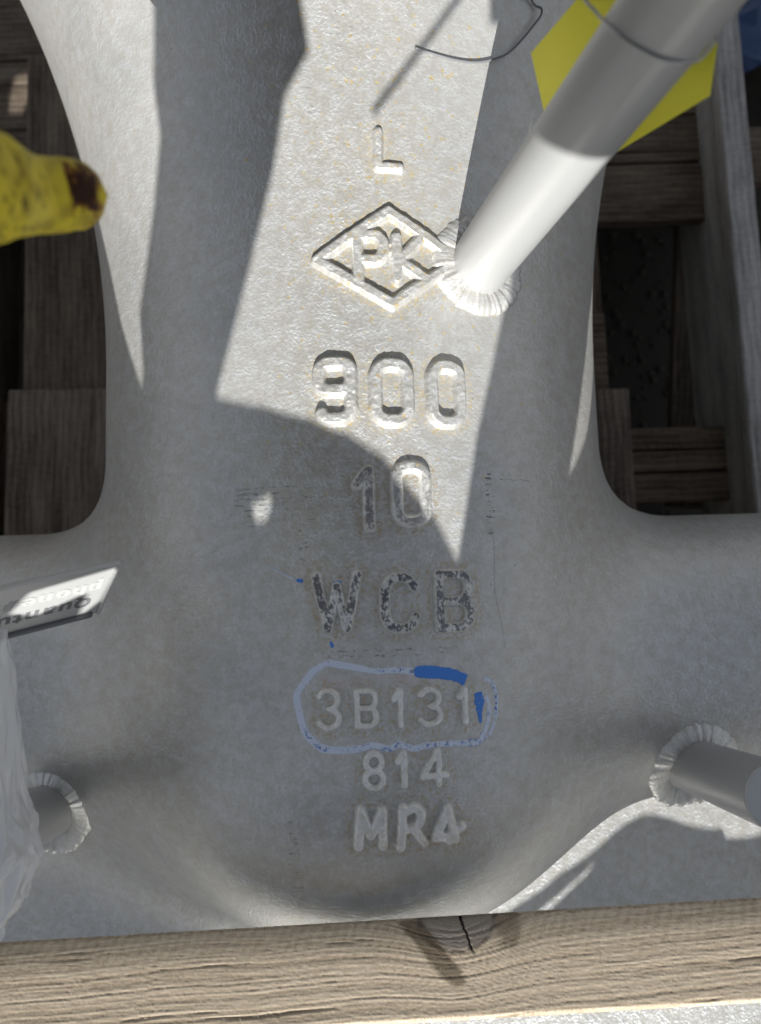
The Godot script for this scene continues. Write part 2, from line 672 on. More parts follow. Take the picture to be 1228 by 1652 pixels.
func fill_uv2(v: PackedVector3Array) -> PackedVector2Array:
	var c := PackedVector2Array()
	c.resize(v.size())
	c.fill(Vector2(0.002, 0.002))
	return c

func lathe(base: Vector3, ax: Vector3, prof: Array, sides := 48) -> ArrayMesh:
	var pts := PackedVector3Array()
	var rad := PackedFloat32Array()
	for q in prof:
		pts.append(base + ax * q[0])
		rad.append(q[1])
	return tube(pts, rad, sides)

# ribbon of paint that follows the casting, as a low ridge
func paint_line(pts: Array, width: Array, mat: Material, parent: Node, called: String, gap := 0.0, sd := 0.0) -> void:
	var raw := []
	for q: Vector2 in pts:
		raw.append(onto(Vector3(q.x, 0.5, q.y)))
	var c := curve(raw, 24)
	var v := PackedVector3Array()
	var nu := 13
	for i in c.size():
		var p := c[i]
		var n := grad(p)
		var t := (c[mini(i + 1, c.size() - 1)] - c[maxi(i - 1, 0)]).normalized()
		var s := t.cross(n).normalized()
		var f := float(i) / (c.size() - 1) * (width.size() - 1)
		var k := mini(int(f), width.size() - 2)
		var wd: float = lerpf(width[k], width[k + 1], f - k)
		wd *= 0.90 + 0.25 * nz.get_noise_2d(p.x * 700, p.z * 700)
		for j in nu:
			var o := (j / (nu - 1.0) - 0.5) * wd
			var q := p + s * (o + 0.0003 * nz.get_noise_3d(p.x * 1500, p.z * 1500, j + sd))
			var skip := 0.7 * nz.get_noise_3d(q.x * 260, q.z * 260, sd) + 0.45 * nz.get_noise_3d(q.x * 900, q.z * 900, sd + 3.0) < gap - 0.6
			var e := -0.0006 if j == 0 or j == nu - 1 or (skip and gap > 0.01) else 0.00022
			v.append(onto(q) + n * e)
	obj(called, soft_mesh(v, grid_index(nu, c.size(), false)), mat, parent)

# ------------------------------------------------------------------ scene
func _ready() -> void:
	rng.seed = 11
	nz.seed = 3
	nz.frequency = 1.0
	nz.fractal_octaves = 2

	var cam := Camera3D.new()
	cam.name = "camera"
	var tilt := deg_to_rad(5.5)
	var roll := deg_to_rad(1.7)
	var fwd := Vector3(0, -cos(tilt), -sin(tilt))
	var down0 := Vector3(0, -sin(tilt), cos(tilt))
	var right := Vector3.RIGHT * cos(roll) + down0 * sin(roll)
	var down := down0 * cos(roll) - Vector3.RIGHT * sin(roll)
	cam.transform = Transform3D(Basis(right, -down, -fwd), Vector3(0.032, 1.05, 0.053))
	cam.fov = rad_to_deg(2.0 * atan(826.0 / 1202.0))
	cam.near = 0.02
	cam.far = 400.0
	var att := CameraAttributesPhysical.new()
	att.frustum_focal_length = 24.0
	att.frustum_focus_distance = 0.60
	att.exposure_aperture = 3.6
	cam.attributes = att
	add_child(cam)
	cam.current = true
	cam.fov = rad_to_deg(2.0 * atan(826.0 / 1202.0))

	var env := Environment.new()
	env.background_mode = Environment.BG_SKY
	var sky := ProceduralSkyMaterial.new()
	sky.sky_top_color = Color(0.535, 0.565, 0.615)
	sky.sky_horizon_color = Color(0.86, 0.86, 0.86)
	sky.sky_curve = 0.18
	sky.ground_bottom_color = Color(0.34, 0.32, 0.29)
	sky.ground_horizon_color = Color(0.55, 0.53, 0.50)
	sky.sky_energy_multiplier = 0.84
	sky.sun_angle_max = 25.0
	env.sky = Sky.new()
	env.sky.sky_material = sky
	env.tonemap_mode = Environment.TONE_MAPPER_LINEAR
	env.tonemap_exposure = 1.74
	env.sdfgi_enabled = true
	env.ssao_enabled = true
	env.ssil_enabled = true
	var we := WorldEnvironment.new()
	we.name = "world_environment"
	we.environment = env
	add_child(we)

	var sun := DirectionalLight3D.new()
	sun.name = "sun"
	sun.light_energy = 1.6
	sun.light_color = Color(1.0, 0.997, 0.985)
	sun.light_angular_distance = 0.22
	sun.shadow_enabled = true
	add_child(sun)
	sun.look_at_from_position(Vector3.ZERO, -Vector3(-0.05, 1.0, 1.3), Vector3.UP)

	# ------------------------------------------------ ground
	var soil := plain(Color(0.045, 0.040, 0.034), 0.95, 0.2)
	var gv := PackedVector3Array()
	for j in 41:
		for i in 41:
			var q := Vector2(i - 20, j - 20)
			var k := q.length() * q.length() * 0.02 * 6.0 + 0.06
			var far := q * k
			gv.append(Vector3(far.x, -0.24 + 0.006 * nz.get_noise_2d(i * 3.0, j * 3.0), far.y))
	var g := obj("ground", soft_mesh(gv, grid_index(41, 41, true)), soil)
	g.set_meta("kind", "structure")
	var slab := obj("added_bounce_slab", plank_mesh(Vector3(9.0, 0.12, 6.0), 0.01), plain(Color(0.34, 0.33, 0.31), 0.9, 0.3))  # added pale slab out of view, bounces sun onto the lower casting
	slab.position = Vector3(0, -0.27, 3.85)
	slab.set_meta("kind", "structure")
	var peb := SphereMesh.new()
	peb.radius = 0.5
	peb.height = 0.8
	peb.radial_segments = 7
	peb.rings = 4
	var mm := MultiMesh.new()
	mm.transform_format = MultiMesh.TRANSFORM_3D
	mm.mesh = peb
	mm.instance_count = 6000
	for i in 6000:
		var s := rng.randf_range(0.004, 0.016)
		var b := Basis.from_euler(Vector3(rng.randf() * 3, rng.randf() * 6, rng.randf() * 3)).scaled(Vector3(s, s * rng.randf_range(0.5, 0.9), s * rng.randf_range(0.7, 1.2)))
		mm.set_instance_transform(i, Transform3D(b, Vector3(rng.randf_range(-1.1, 1.1), -0.238, rng.randf_range(-1.3, 0.6))))
	var pebbles := MultiMeshInstance3D.new()
	pebbles.name = "gravel"
	pebbles.multimesh = mm
	pebbles.material_override = plain(Color(0.05, 0.044, 0.037), 0.95, 0.2)
	pebbles.set_meta("kind", "stuff")
	pebbles.set_meta("label", "dark gravel and dirt seen between the pallet boards")
	pebbles.set_meta("category", "gravel")
	add_child(pebbles)

	# ------------------------------------------------ pallet
	var wood_a := wood(Color(0.038, 0.027, 0.019), Color(0.175, 0.138, 0.104), 5)
	var wood_b := wood(Color(0.050, 0.038, 0.029), Color(0.225, 0.185, 0.148), 8)
	var wood_c := wood(Color(0.16, 0.15, 0.14), Color(0.46, 0.44, 0.42), 13)
	var pallet := thing("wooden_pallet", "weathered grey wooden pallet under the cast valve body", "pallet")
	# x0, x1, z0, z1, top, thickness, kind, turn
	var boards := [
		[-0.4785, -0.28, -0.752, -0.2345, 0.0, 0.022, 0, 0.004], [-0.492, -0.30, -0.2345, 0.20, 0.019, 0.019, 1, -0.012],
		[-0.95, -0.30, -0.905, -0.7665, -0.024, 0.022, 0, 0.0], [-0.95, -0.30, -0.763, -0.728, -0.024, 0.022, 0, 0.0], [-0.95, -0.30, -0.7255, -0.655, -0.024, 0.022, 0, 0.0], [-0.95, -0.30, -0.652, -0.545, -0.026, 0.022, 0, 0.006],
		[-0.62, -0.535, -0.25, 0.10, -0.10, 0.022, 0, 0.0],
		[0.30, 0.534, -0.705, -0.632, 0.0, 0.022, 0, 0.0], [0.30, 0.534, -0.628, -0.5745, 0.0, 0.022, 0, 0.0], [0.30, 0.534, -0.5715, -0.5565, 0.0, 0.022, 0, 0.018], [0.30, 0.534, -0.5535, -0.467, 0.0, 0.022, 0, 0.0],
		[0.30, 0.534, -0.80, -0.709, 0.0, 0.022, 0, 0.0],
		[0.512, 0.58, -0.70, -0.05, -0.10, 0.022, 1, -0.10],
		[0.30, 0.534, -0.157, -0.126, 0.0, 0.022, 0, 0.0], [0.30, 0.534, -0.1235, -0.094, 0.0, 0.022, 0, 0.01], [0.30, 0.534, -0.091, -0.051, 0.0, 0.022, 0, 0.0],
		[0.20, 0.3625, -0.62, -0.33, -0.002, 0.02, 0, 0.0], [0.20, 0.3665, -0.33, -0.2125, -0.002, 0.02, 0, 0.0], [0.22, 0.3875, -0.2115, 0.2, 0.019, 0.019, 1, 0.0]]
	for b in boards:
		var sz := Vector3(b[1] - b[0], b[5], b[3] - b[2])
		var o := obj("deck_board", plank_mesh(sz, 0.0015), wood_b if b[6] == 1 else wood_a, pallet)
		o.position = Vector3((b[0] + b[1]) / 2, b[4] - b[5] / 2, (b[2] + b[3]) / 2)
		o.rotation.y = b[7]
	for r in [[0.5445, 0.07, 0.038, 0.165, 0.012], [-0.60, -0.047, 0.09, 0.10, 0.0], [0.0, -0.023, 0.09, 0.09, 0.0]]:
		var o := obj("stringer", plank_mesh(Vector3(r[2], r[3], 1.5), 0.002), wood_c if r[0] > 0.1 else wood_b, pallet)
		o.position = Vector3(r[0], r[1] - r[3] / 2, -0.25)
		o.rotation.y = r[4]
	var foot := obj("stringer", plank_mesh(Vector3(1.3, 0.13, 0.09), 0.002), wood_a, pallet)
	foot.position = Vector3(0, -0.1245, -0.60)
	var foot2 := obj("stringer", plank_mesh(Vector3(1.3, 0.13, 0.09), 0.002), wood_a, pallet)
	foot2.position = Vector3(0, -0.1245, 0.10)
	var tarp := plain(Color(0.012, 0.045, 0.13), 0.4, 0.5)
	var tv := PackedVector3Array()
	for j in 20:
		for i in 20:
			tv.append(Vector3(0.59 + i * 0.03, -0.06 + 0.03 * nz.get_noise_2d(i * 0.8, j * 0.8), -1.2 + j * 0.0245))
	var tp := obj("blue_tarpaulin", soft_mesh(tv, grid_index(20, 20, true)), tarp)
	tp.set_meta("label", "dark blue plastic sheet beyond the pallet rail, top right corner")
	tp.set_meta("category", "tarpaulin")

	# ------------------------------------------------ lettering list: glyph, centre, w, h, stroke radius, height, bevel, turn, black rub
	var letters := [
		["L", Vector3(0.0462, 0.5082, -0.2771), 0.0235, 0.0335, 0.0036, 0.0042, 0.0040, 0.02, 0.0],
		["9", Vector3(0.0008, 0.5040, -0.0909), 0.0330, 0.0520, 0.0047, 0.0058, 0.0036, 0.0, 0.0],
		["0", Vector3(0.0428, 0.5013, -0.0894), 0.0338, 0.0524, 0.0048, 0.0058, 0.0036, 0.0, 0.0],
		["0", Vector3(0.0841, 0.4917, -0.0892), 0.0318, 0.0524, 0.0047, 0.0058, 0.0036, 0.0, 0.0],
		["1", Vector3(0.0204, 0.5036, -0.0098), 0.0185, 0.0500, 0.0042, 0.0046, 0.0030, 0.0, 0.7],
		["0", Vector3(0.0550, 0.4992, -0.0128), 0.0305, 0.0500, 0.0044, 0.0048, 0.0042, 0.0, 0.45],
		["W", Vector3(-0.0015, 0.5039, 0.0652), 0.0370, 0.0455, 0.0036, 0.0042, 0.0028, 0.0, 0.9],
		["C", Vector3(0.0441, 0.5011, 0.0673), 0.0300, 0.0452, 0.0038, 0.0042, 0.0028, 0.0, 0.95],
		["B", Vector3(0.0845, 0.4916, 0.0671), 0.0315, 0.0467, 0.0038, 0.0042, 0.0028, 0.0, 0.85],
		["3", Vector3(-0.0087, 0.5036, 0.1415), 0.0180, 0.0310, 0.0023, 0.0036, 0.0021, 0.0, 0.0],
		["B", Vector3(0.0178, 0.5037, 0.1416), 0.0180, 0.0290, 0.0023, 0.0036, 0.0021, 0.0, 0.0],
		["1", Vector3(0.0403, 0.5017, 0.1424), 0.0100, 0.0295, 0.0023, 0.0036, 0.0021, 0.0, 0.0],
		["3", Vector3(0.0638, 0.4973, 0.1427), 0.0190, 0.0292, 0.0023, 0.0036, 0.0021, 0.0, 0.0],
		["1", Vector3(0.0877, 0.4905, 0.1436), 0.0105, 0.0285, 0.0024, 0.0036, 0.0021, 0.0, 0.0],
		["8", Vector3(0.0219, 0.5029, 0.1853), 0.0178, 0.0290, 0.0024, 0.0036, 0.0021, 0.0, 0.0],
		["1", Vector3(0.0416, 0.5009, 0.1852), 0.0105, 0.0275, 0.0026, 0.0036, 0.0021, 0.0, 0.0],
		["4", Vector3(0.0650, 0.4964, 0.1861), 0.0230, 0.0290, 0.0024, 0.0036, 0.0021, 0.0, 0.0],
		["M", Vector3(0.0186, 0.4950, 0.2276), 0.0250, 0.0345, 0.0036, 0.0042, 0.0030, 0.05, 0.0],
		["R", Vector3(0.0479, 0.4916, 0.2280), 0.0245, 0.0378, 0.0036, 0.0042, 0.0030, 0.0, 0.0],
		["slant4", Vector3(0.0740, 0.4851, 0.2295), 0.0285, 0.0335, 0.0036, 0.0042, 0.0030, -0.1, 0.0]]
	# the foundry's mark: a diamond with two letters, offsets in metres from its middle
	var em_at := Vector3(0.0441, 0.5017, -0.1927)
	var u := 0.000486
	var em := []
	for s in [[-115, 1, 0, -76, 114, -5, 2, 72, -115, 1], [-50, -36, -49, 34], [-49, -36, -25, -38], [-25, 2, -49, 2], [12, -34, 12, 32], [14, 4, 48, -32], [14, 2, 58, 30]]:
		var q := PackedVector2Array()
		for i in range(0, s.size(), 2):
			q.append(Vector2(s[i], s[i + 1]) * u)
		em.append(q)
	em.append(arc(-25 * u, -18 * u, 17 * u, 20 * u, -90, 90))

	# ------------------------------------------------ stains
	var det := Image.create(DW, DH, false, Image.FORMAT_RGBA8)
	det.fill(Color(0.6, 0.58, 0.52, 0.0))
	for l in letters:
		halo(det, l[1], l[2], l[3], l[7], glyph(l[0], l[2], l[3], l[4]), l[4], 0.6 if l[1].z < -0.05 else 0.6)
	halo(det, em_at, 0.125, 0.085, 0.0, em, 0.0042, 0.8)
	for i in 900:                                # cream specks where the paint blistered round the upper lettering
		var z := -0.32 + rng.randfn() * 0.09 + 0.09
		var x := 0.045 + rng.randfn() * 0.048
		if nz.get_noise_2d(x * 160, z * 160) > -0.12:
			dot(det, x, z, rng.randf_range(0.0006, 0.0019), Color(0.80, 0.73, 0.56).lerp(Color(0.74, 0.64, 0.44), rng.randf() * 0.6), rng.randf_range(0.5, 0.95))
	for i in 160:
		dot(det, rng.randf_range(-0.17, 0.2), rng.randf_range(-0.38, 0.3), rng.randf_range(0.0004, 0.0009), Color(0.66, 0.60, 0.48), 0.6)
	for i in 60:
		dot(det, rng.randf_range(-0.17, 0.2), rng.randf_range(-0.38, 0.3), rng.randf_range(0.0003, 0.0006), Color(0.12, 0.11, 0.11), 0.8)
	smudge(det, -0.080, -0.018, -0.024, 0.008, 500, 0.45)
	smudge(det, -0.078, -0.045, -0.022, -0.004, 420, 0.55)
	smudge(det, -0.030, -0.024, 0.006, 0.036, 60, 0.7)
	smudge(det, 0.113, 0.119, -0.030, 0.020, 150, 0.95)
	smudge(det, 0.118, 0.155, -0.030, -0.025, 50, 0.7)
	smudge(det, -0.016, 0.085, 0.100, 0.106, 190, 0.8)
	smudge(det, -0.02, 0.02, -0.40, -0.28, 260, 0.5)
	smudge(det, -0.045, -0.035, 0.22, 0.30, 160, 0.7)
	for i in 130:                                # pink rub left inside the pen ring
		dot(det, rng.randf_range(-0.014, 0.055), 0.1215 + rng.randfn() * 0.0018, rng.randf_range(0.0003, 0.0009), Color(0.83, 0.72, 0.76), 0.7)
	for k in 1500:                               # faint brushing along the casting
		var x := rng.randf_range(-0.17, 0.21)
		var z := rng.randf_range(-0.38, 0.30)
		if nz.get_noise_2d(x * 14, z * 9) < -0.05:
			continue
		var q := dpx(x, z)
		var lean := rng.randf_range(-0.25, 0.25)
		var light := rng.randf() < 0.7
		var a := rng.randf_range(0.06, 0.20)
		for i in rng.randi_range(8, 46):
			var px := Vector2i(int(q.x + lean * i), int(q.y + i))
			if px.x > 4 and px.y > 4 and px.x < DW - 5 and px.y < DH - 5 and det.get_pixelv(px).a < a:
				det.set_pixelv(px, Color(0.88, 0.88, 0.90, a) if light else Color(0.33, 0.33, 0.34, a))
	for k in 26:                                 # thin runs of rust and grime
		var x := rng.randf_range(-0.14, 0.19)
		var z := rng.randf_range(-0.34, 0.20)
		var ln := rng.randf_range(0.006, 0.03)
		for i in 40:
			dot(det, x + 0.0006 * sin(i * 0.3 + k), z + ln * i / 40.0, rng.randf_range(0.0004, 0.0008), Color(0.55, 0.45, 0.33), 0.10 * (1.0 - i / 40.0) + 0.02)
	for k in 70:                                 # scratches
		var q := dpx(rng.randf_range(-0.16, 0.20), rng.randf_range(-0.36, 0.28))
		var d := Vector2.from_angle(rng.randf() * TAU)
		for i in rng.randi_range(6, 36):
			d = d.rotated(rng.randf_range(-0.06, 0.06))
			q += d
			if q.x > 5 and q.y > 5 and q.x < DW - 6 and q.y < DH - 6:
				det.set_pixel(int(q.x), int(q.y), Color(0.85, 0.85, 0.86, 0.5))
	for i in 200:                                # casting seam beside the lower rows
		var t := i / 199.0
		var q := dpx(0.1165 + 0.006 * t * t + 0.0012 * sin(t * 9.0), lerpf(0.012, 0.104, t))
		for w in 3:
			det.set_pixel(int(q.x) + w, int(q.y), Color(0.40, 0.40, 0.40, 0.28 + 0.2 * nz.get_noise_1d(i * 0.2)))
			det.set_pixel(int(q.x) + w, int(q.y) + 1, Color(0.40, 0.40, 0.40, 0.28))
	paint = make_paint(det)

	# ------------------------------------------------ valve
	var valve := thing("valve_body", "grey painted cast steel valve body with raised lettering", "valve")
	obj("casting", body_mesh(), paint, valve)
	obj("raised_emblem", raised(em_at, 0.125, 0.085, 0.0, em, 0.0044, 0.0052, 0.0034, 0.0), paint, valve, "raised foundry diamond with two letters in it")
	for l in letters:
		obj("raised_letter", raised(l[1], l[2], l[3], l[7], glyph(l[0], l[2], l[3], l[4]), l[4], l[5], l[6], l[8], 0.0007), paint, valve)
	var pipe_paint: StandardMaterial3D = paint.duplicate()
	pipe_paint.detail_enabled = false
	pipe_paint.vertex_color_use_as_albedo = false
	pipe_paint.heightmap_scale = 0.012
	pipe_paint.albedo_texture = null
	pipe_paint.metallic = 0.3
	pipe_paint.albedo_color = Color(0.42, 0.42, 0.415).linear_to_srgb()
	pipe_paint.uv1_scale = Vector3(9.0, 3.0, 9.0)
	stub(valve, Vector3(0.1155, 0.4799, -0.1952), Vector3(0.1773, 0.7284, -0.2123), 0.40, 0.0102, 1, pipe_paint)
	stub(valve, Vector3(0.3101, 0.3502, 0.2264), Vector3(0.3071, 0.4719, 0.2144), 0.16, 0.0120, 2, pipe_paint)
	stub(valve, Vector3(-0.2850, 0.3330, 0.2545), Vector3(-0.2538, 0.4771, 0.2258), 0.20, 0.0118, 3, pipe_paint)
	var cap_ax := (Vector3(0.3071, 0.4719, 0.2144) - Vector3(0.3101, 0.3502, 0.2264)).normalized()
	obj("pipe_coupling", lathe(Vector3(0.3101, 0.3502, 0.2264), cap_ax, [[0.139, 0.024], [0.139, 0.0305], [0.141, 0.032], [0.20, 0.032], [0.203, 0.030], [0.203, 0.02]]), pipe_paint, valve, "white sunlit coupling on the right hand stub")
	var steel := plain(Color(0.50, 0.495, 0.48), 0.5, 0.45)
	obj("bonnet_flange", lathe(Vector3(AX, 0.25, -0.60), Vector3.FORWARD, [[0.0, 0.2], [0.0, 0.405], [0.004, 0.41], [0.075, 0.41], [0.08, 0.405], [0.08, 0.1]], 64), steel, valve)
	for s in [-1.0, 1.0]:
		obj("end_flange", lathe(Vector3(0.60 * s, 0.24, 0.133), Vector3.RIGHT * s, [[0.0, 0.1], [0.0, 0.235], [0.004, 0.24], [0.05, 0.24], [0.054, 0.235], [0.054, 0.1]], 64), steel, valve)

	# pen marks
	var pale := plain(Color(0.60, 0.66, 0.79), 0.5)
	var blue := plain(Color(0.045, 0.21, 0.66), 0.35)
	var V := func(a: Array) -> Array:
		var o := []
		for i in range(0, a.size(), 2):
			o.append(Vector2(a[i], a[i + 1]))
		return o
	var ring: Array = V.call([-0.0086, 0.1088, -0.0187, 0.1138, -0.0243, 0.1198, -0.0307, 0.1280, -0.0323, 0.1340, -0.0302, 0.1453, -0.0273, 0.1557, -0.0228, 0.1624, -0.0153, 0.1684, -0.0047, 0.1705, 0.0105, 0.1700, 0.0212, 0.1679, 0.0325, 0.1707, 0.0409, 0.1682, 0.0500, 0.1717, 0.0609, 0.1702, 0.0781, 0.1702, 0.0942, 0.1710, 0.1057, 0.1707, 0.1130, 0.1608, 0.1165, 0.1503, 0.1155, 0.1424, 0.1123, 0.1386])
	paint_line(ring, [0.0063, 0.0063, 0.0070, 0.0073, 0.0059, 0.0059, 0.0053, 0.0049, 0.0042], pale, valve, "pen_mark", 0.12, 0.0)
	paint_line(ring.slice(6, 21), [0.0028, 0.0046, 0.0039, 0.0053, 0.0032, 0.0049, 0.0070, 0.0035], blue, valve, "pen_mark", 0.66, 5.0)
	paint_line(V.call([-0.0086, 0.1088, 0.0044, 0.1114, 0.0166, 0.1140, 0.0257, 0.1158, 0.0411, 0.1157, 0.0535, 0.1172]), [0.0073, 0.0059, 0.0053, 0.0063], pale, valve, "pen_mark", 0.12, 2.0)
	paint_line(V.call([0.026, 0.1158, 0.0411, 0.1157, 0.0535, 0.1172]), [0.0021, 0.0035, 0.0035], blue, valve, "pen_mark", 0.62, 8.0)
	paint_line(V.call([0.0530, 0.1177, 0.0560, 0.1176, 0.0643, 0.1181, 0.0737, 0.1193, 0.0849, 0.1215, 0.0953, 0.1258]), [0.0053, 0.0109, 0.0115, 0.0119, 0.0109, 0.0105], blue, valve, "pen_mark", 0.0, 3.0)
	paint_line(V.call([0.1062, 0.1353, 0.1071, 0.1416, 0.1068, 0.1492, 0.1074, 0.1578]), [0.0079, 0.0109, 0.0059, 0.0021], blue, valve, "pen_mark", 0.1, 4.0)
	paint_line(V.call([0.1121, 0.1256, 0.1205, 0.1288, 0.1244, 0.1386, 0.1229, 0.1526, 0.1179, 0.1645, 0.1109, 0.1690]), [0.0039, 0.0053, 0.0042, 0.0039, 0.0046], pale, valve, "pen_mark", 0.25, 6.0)
	paint_line(V.call([0.1195, 0.1285, 0.124, 0.139, 0.1229, 0.1526]), [0.0018, 0.0028, 0.0018], blue, valve, "pen_mark", 0.58, 7.0)
	paint_line(V.call([-0.0040, 0.0520, -0.0010, 0.0522, 0.0020, 0.0516]), [0.0035, 0.0063, 0.0035], blue, valve, "pen_mark")
	paint_line(V.call([-0.031, 0.0484, -0.0285, 0.0491, -0.026, 0.0492]), [0.0018, 0.0039, 0.0032], blue, valve, "pen_mark")
	paint_line(V.call([-0.054, 0.0369, -0.042, 0.0435, -0.033, 0.0478]), [0.0009, 0.0014, 0.0021], pale, valve, "pen_mark")
	paint_line(V.call([-0.0070, 0.0935, -0.0060, 0.0958, -0.0052, 0.098]), [0.0018, 0.0032, 0.0021], blue, valve, "pen_mark")

	# ------------------------------------------------ yellow tag and its wires
	var tag := thing("yellow_tag", "yellow card tag wired behind the upright pipe stub", "tag")
	var yel := plain(Color(0.66, 0.58, 0.035), 0.55)
	yel.backlight_enabled = true
	yel.backlight = Color(0.16, 0.15, 0.02)
	yel.albedo_color = Color(0.90, 0.83, 0.05).linear_to_srgb()
	var tn := Vector3(0.7988, -0.2367, -0.5531)
	var tpts := [Vector3(0.1529, 0.6527, -0.2766), Vector3(0.1365, 0.6059, -0.2803), Vector3(0.1642, 0.5554, -0.2187), Vector3(0.2133, 0.6767, -0.1996), Vector3(0.2093, 0.6969, -0.2141), Vector3(0.1649, 0.6934, -0.2767)]
	var st := SurfaceTool.new()
	st.begin(Mesh.PRIMITIVE_TRIANGLES)
	for side in 2:
		for k in range(1, 5):
			var tri: Array = [tpts[0], tpts[k], tpts[k + 1]]
			if side == 1:
				tri.reverse()
			for p in tri:
				st.add_vertex(p + tn * (0.0003 if side == 0 else -0.0003))
	for k in 6:
		var a: Vector3 = tpts[k]
		var b: Vector3 = tpts[(k + 1) % 6]
		for p in [a - tn * 0.0003, b - tn * 0.0003, b + tn * 0.0003, a - tn * 0.0003, b + tn * 0.0003, a + tn * 0.0003]:
			st.add_vertex(p)
	st.generate_normals()
	obj("card", st.commit(), yel, tag)
	var metal := plain(Color(0.42, 0.42, 0.42), 0.35)
	metal.metallic = 0.7
	obj("tie_wire", wire([Vector3(0.120, 0.715, -0.258), Vector3(0.1368, 0.7114, -0.2318), Vector3(0.1464, 0.7052, -0.2262), Vector3(0.1496, 0.7187, -0.2054), Vector3(0.1578, 0.7231, -0.1936), Vector3(0.1676, 0.7229, -0.1879), Vector3(0.1786, 0.7206, -0.1868), Vector3(0.1916, 0.7137, -0.1933), Vector3(0.200, 0.712, -0.203), Vector3(0.205, 0.700, -0.211)], 0.0009), metal, tag)
	obj("wire_tail", wire([Vector3(0.150, 0.575, -0.455), Vector3(0.1629, 0.4985, -0.4151), Vector3(0.1749, 0.4870, -0.4064), Vector3(0.1674, 0.4878, -0.3925), Vector3(0.1474, 0.4930, -0.3675), Vector3(0.1336, 0.4979, -0.3574), Vector3(0.1176, 0.5039, -0.3503), Vector3(0.1021, 0.5090, -0.3486), Vector3(0.0846, 0.5145, -0.3498), Vector3(0.0690, 0.5190, -0.3524)], 0.0009), plain(Color(0.16, 0.16, 0.17), 0.4), tag)

	# ------------------------------------------------ brace board in front
	brace()
	# ------------------------------------------------ label plate, bag, yellow tip, unseen objects that cast the shade
	plate()
	bag()
	yellow_tip()
	unseen_blockers(wood_b)

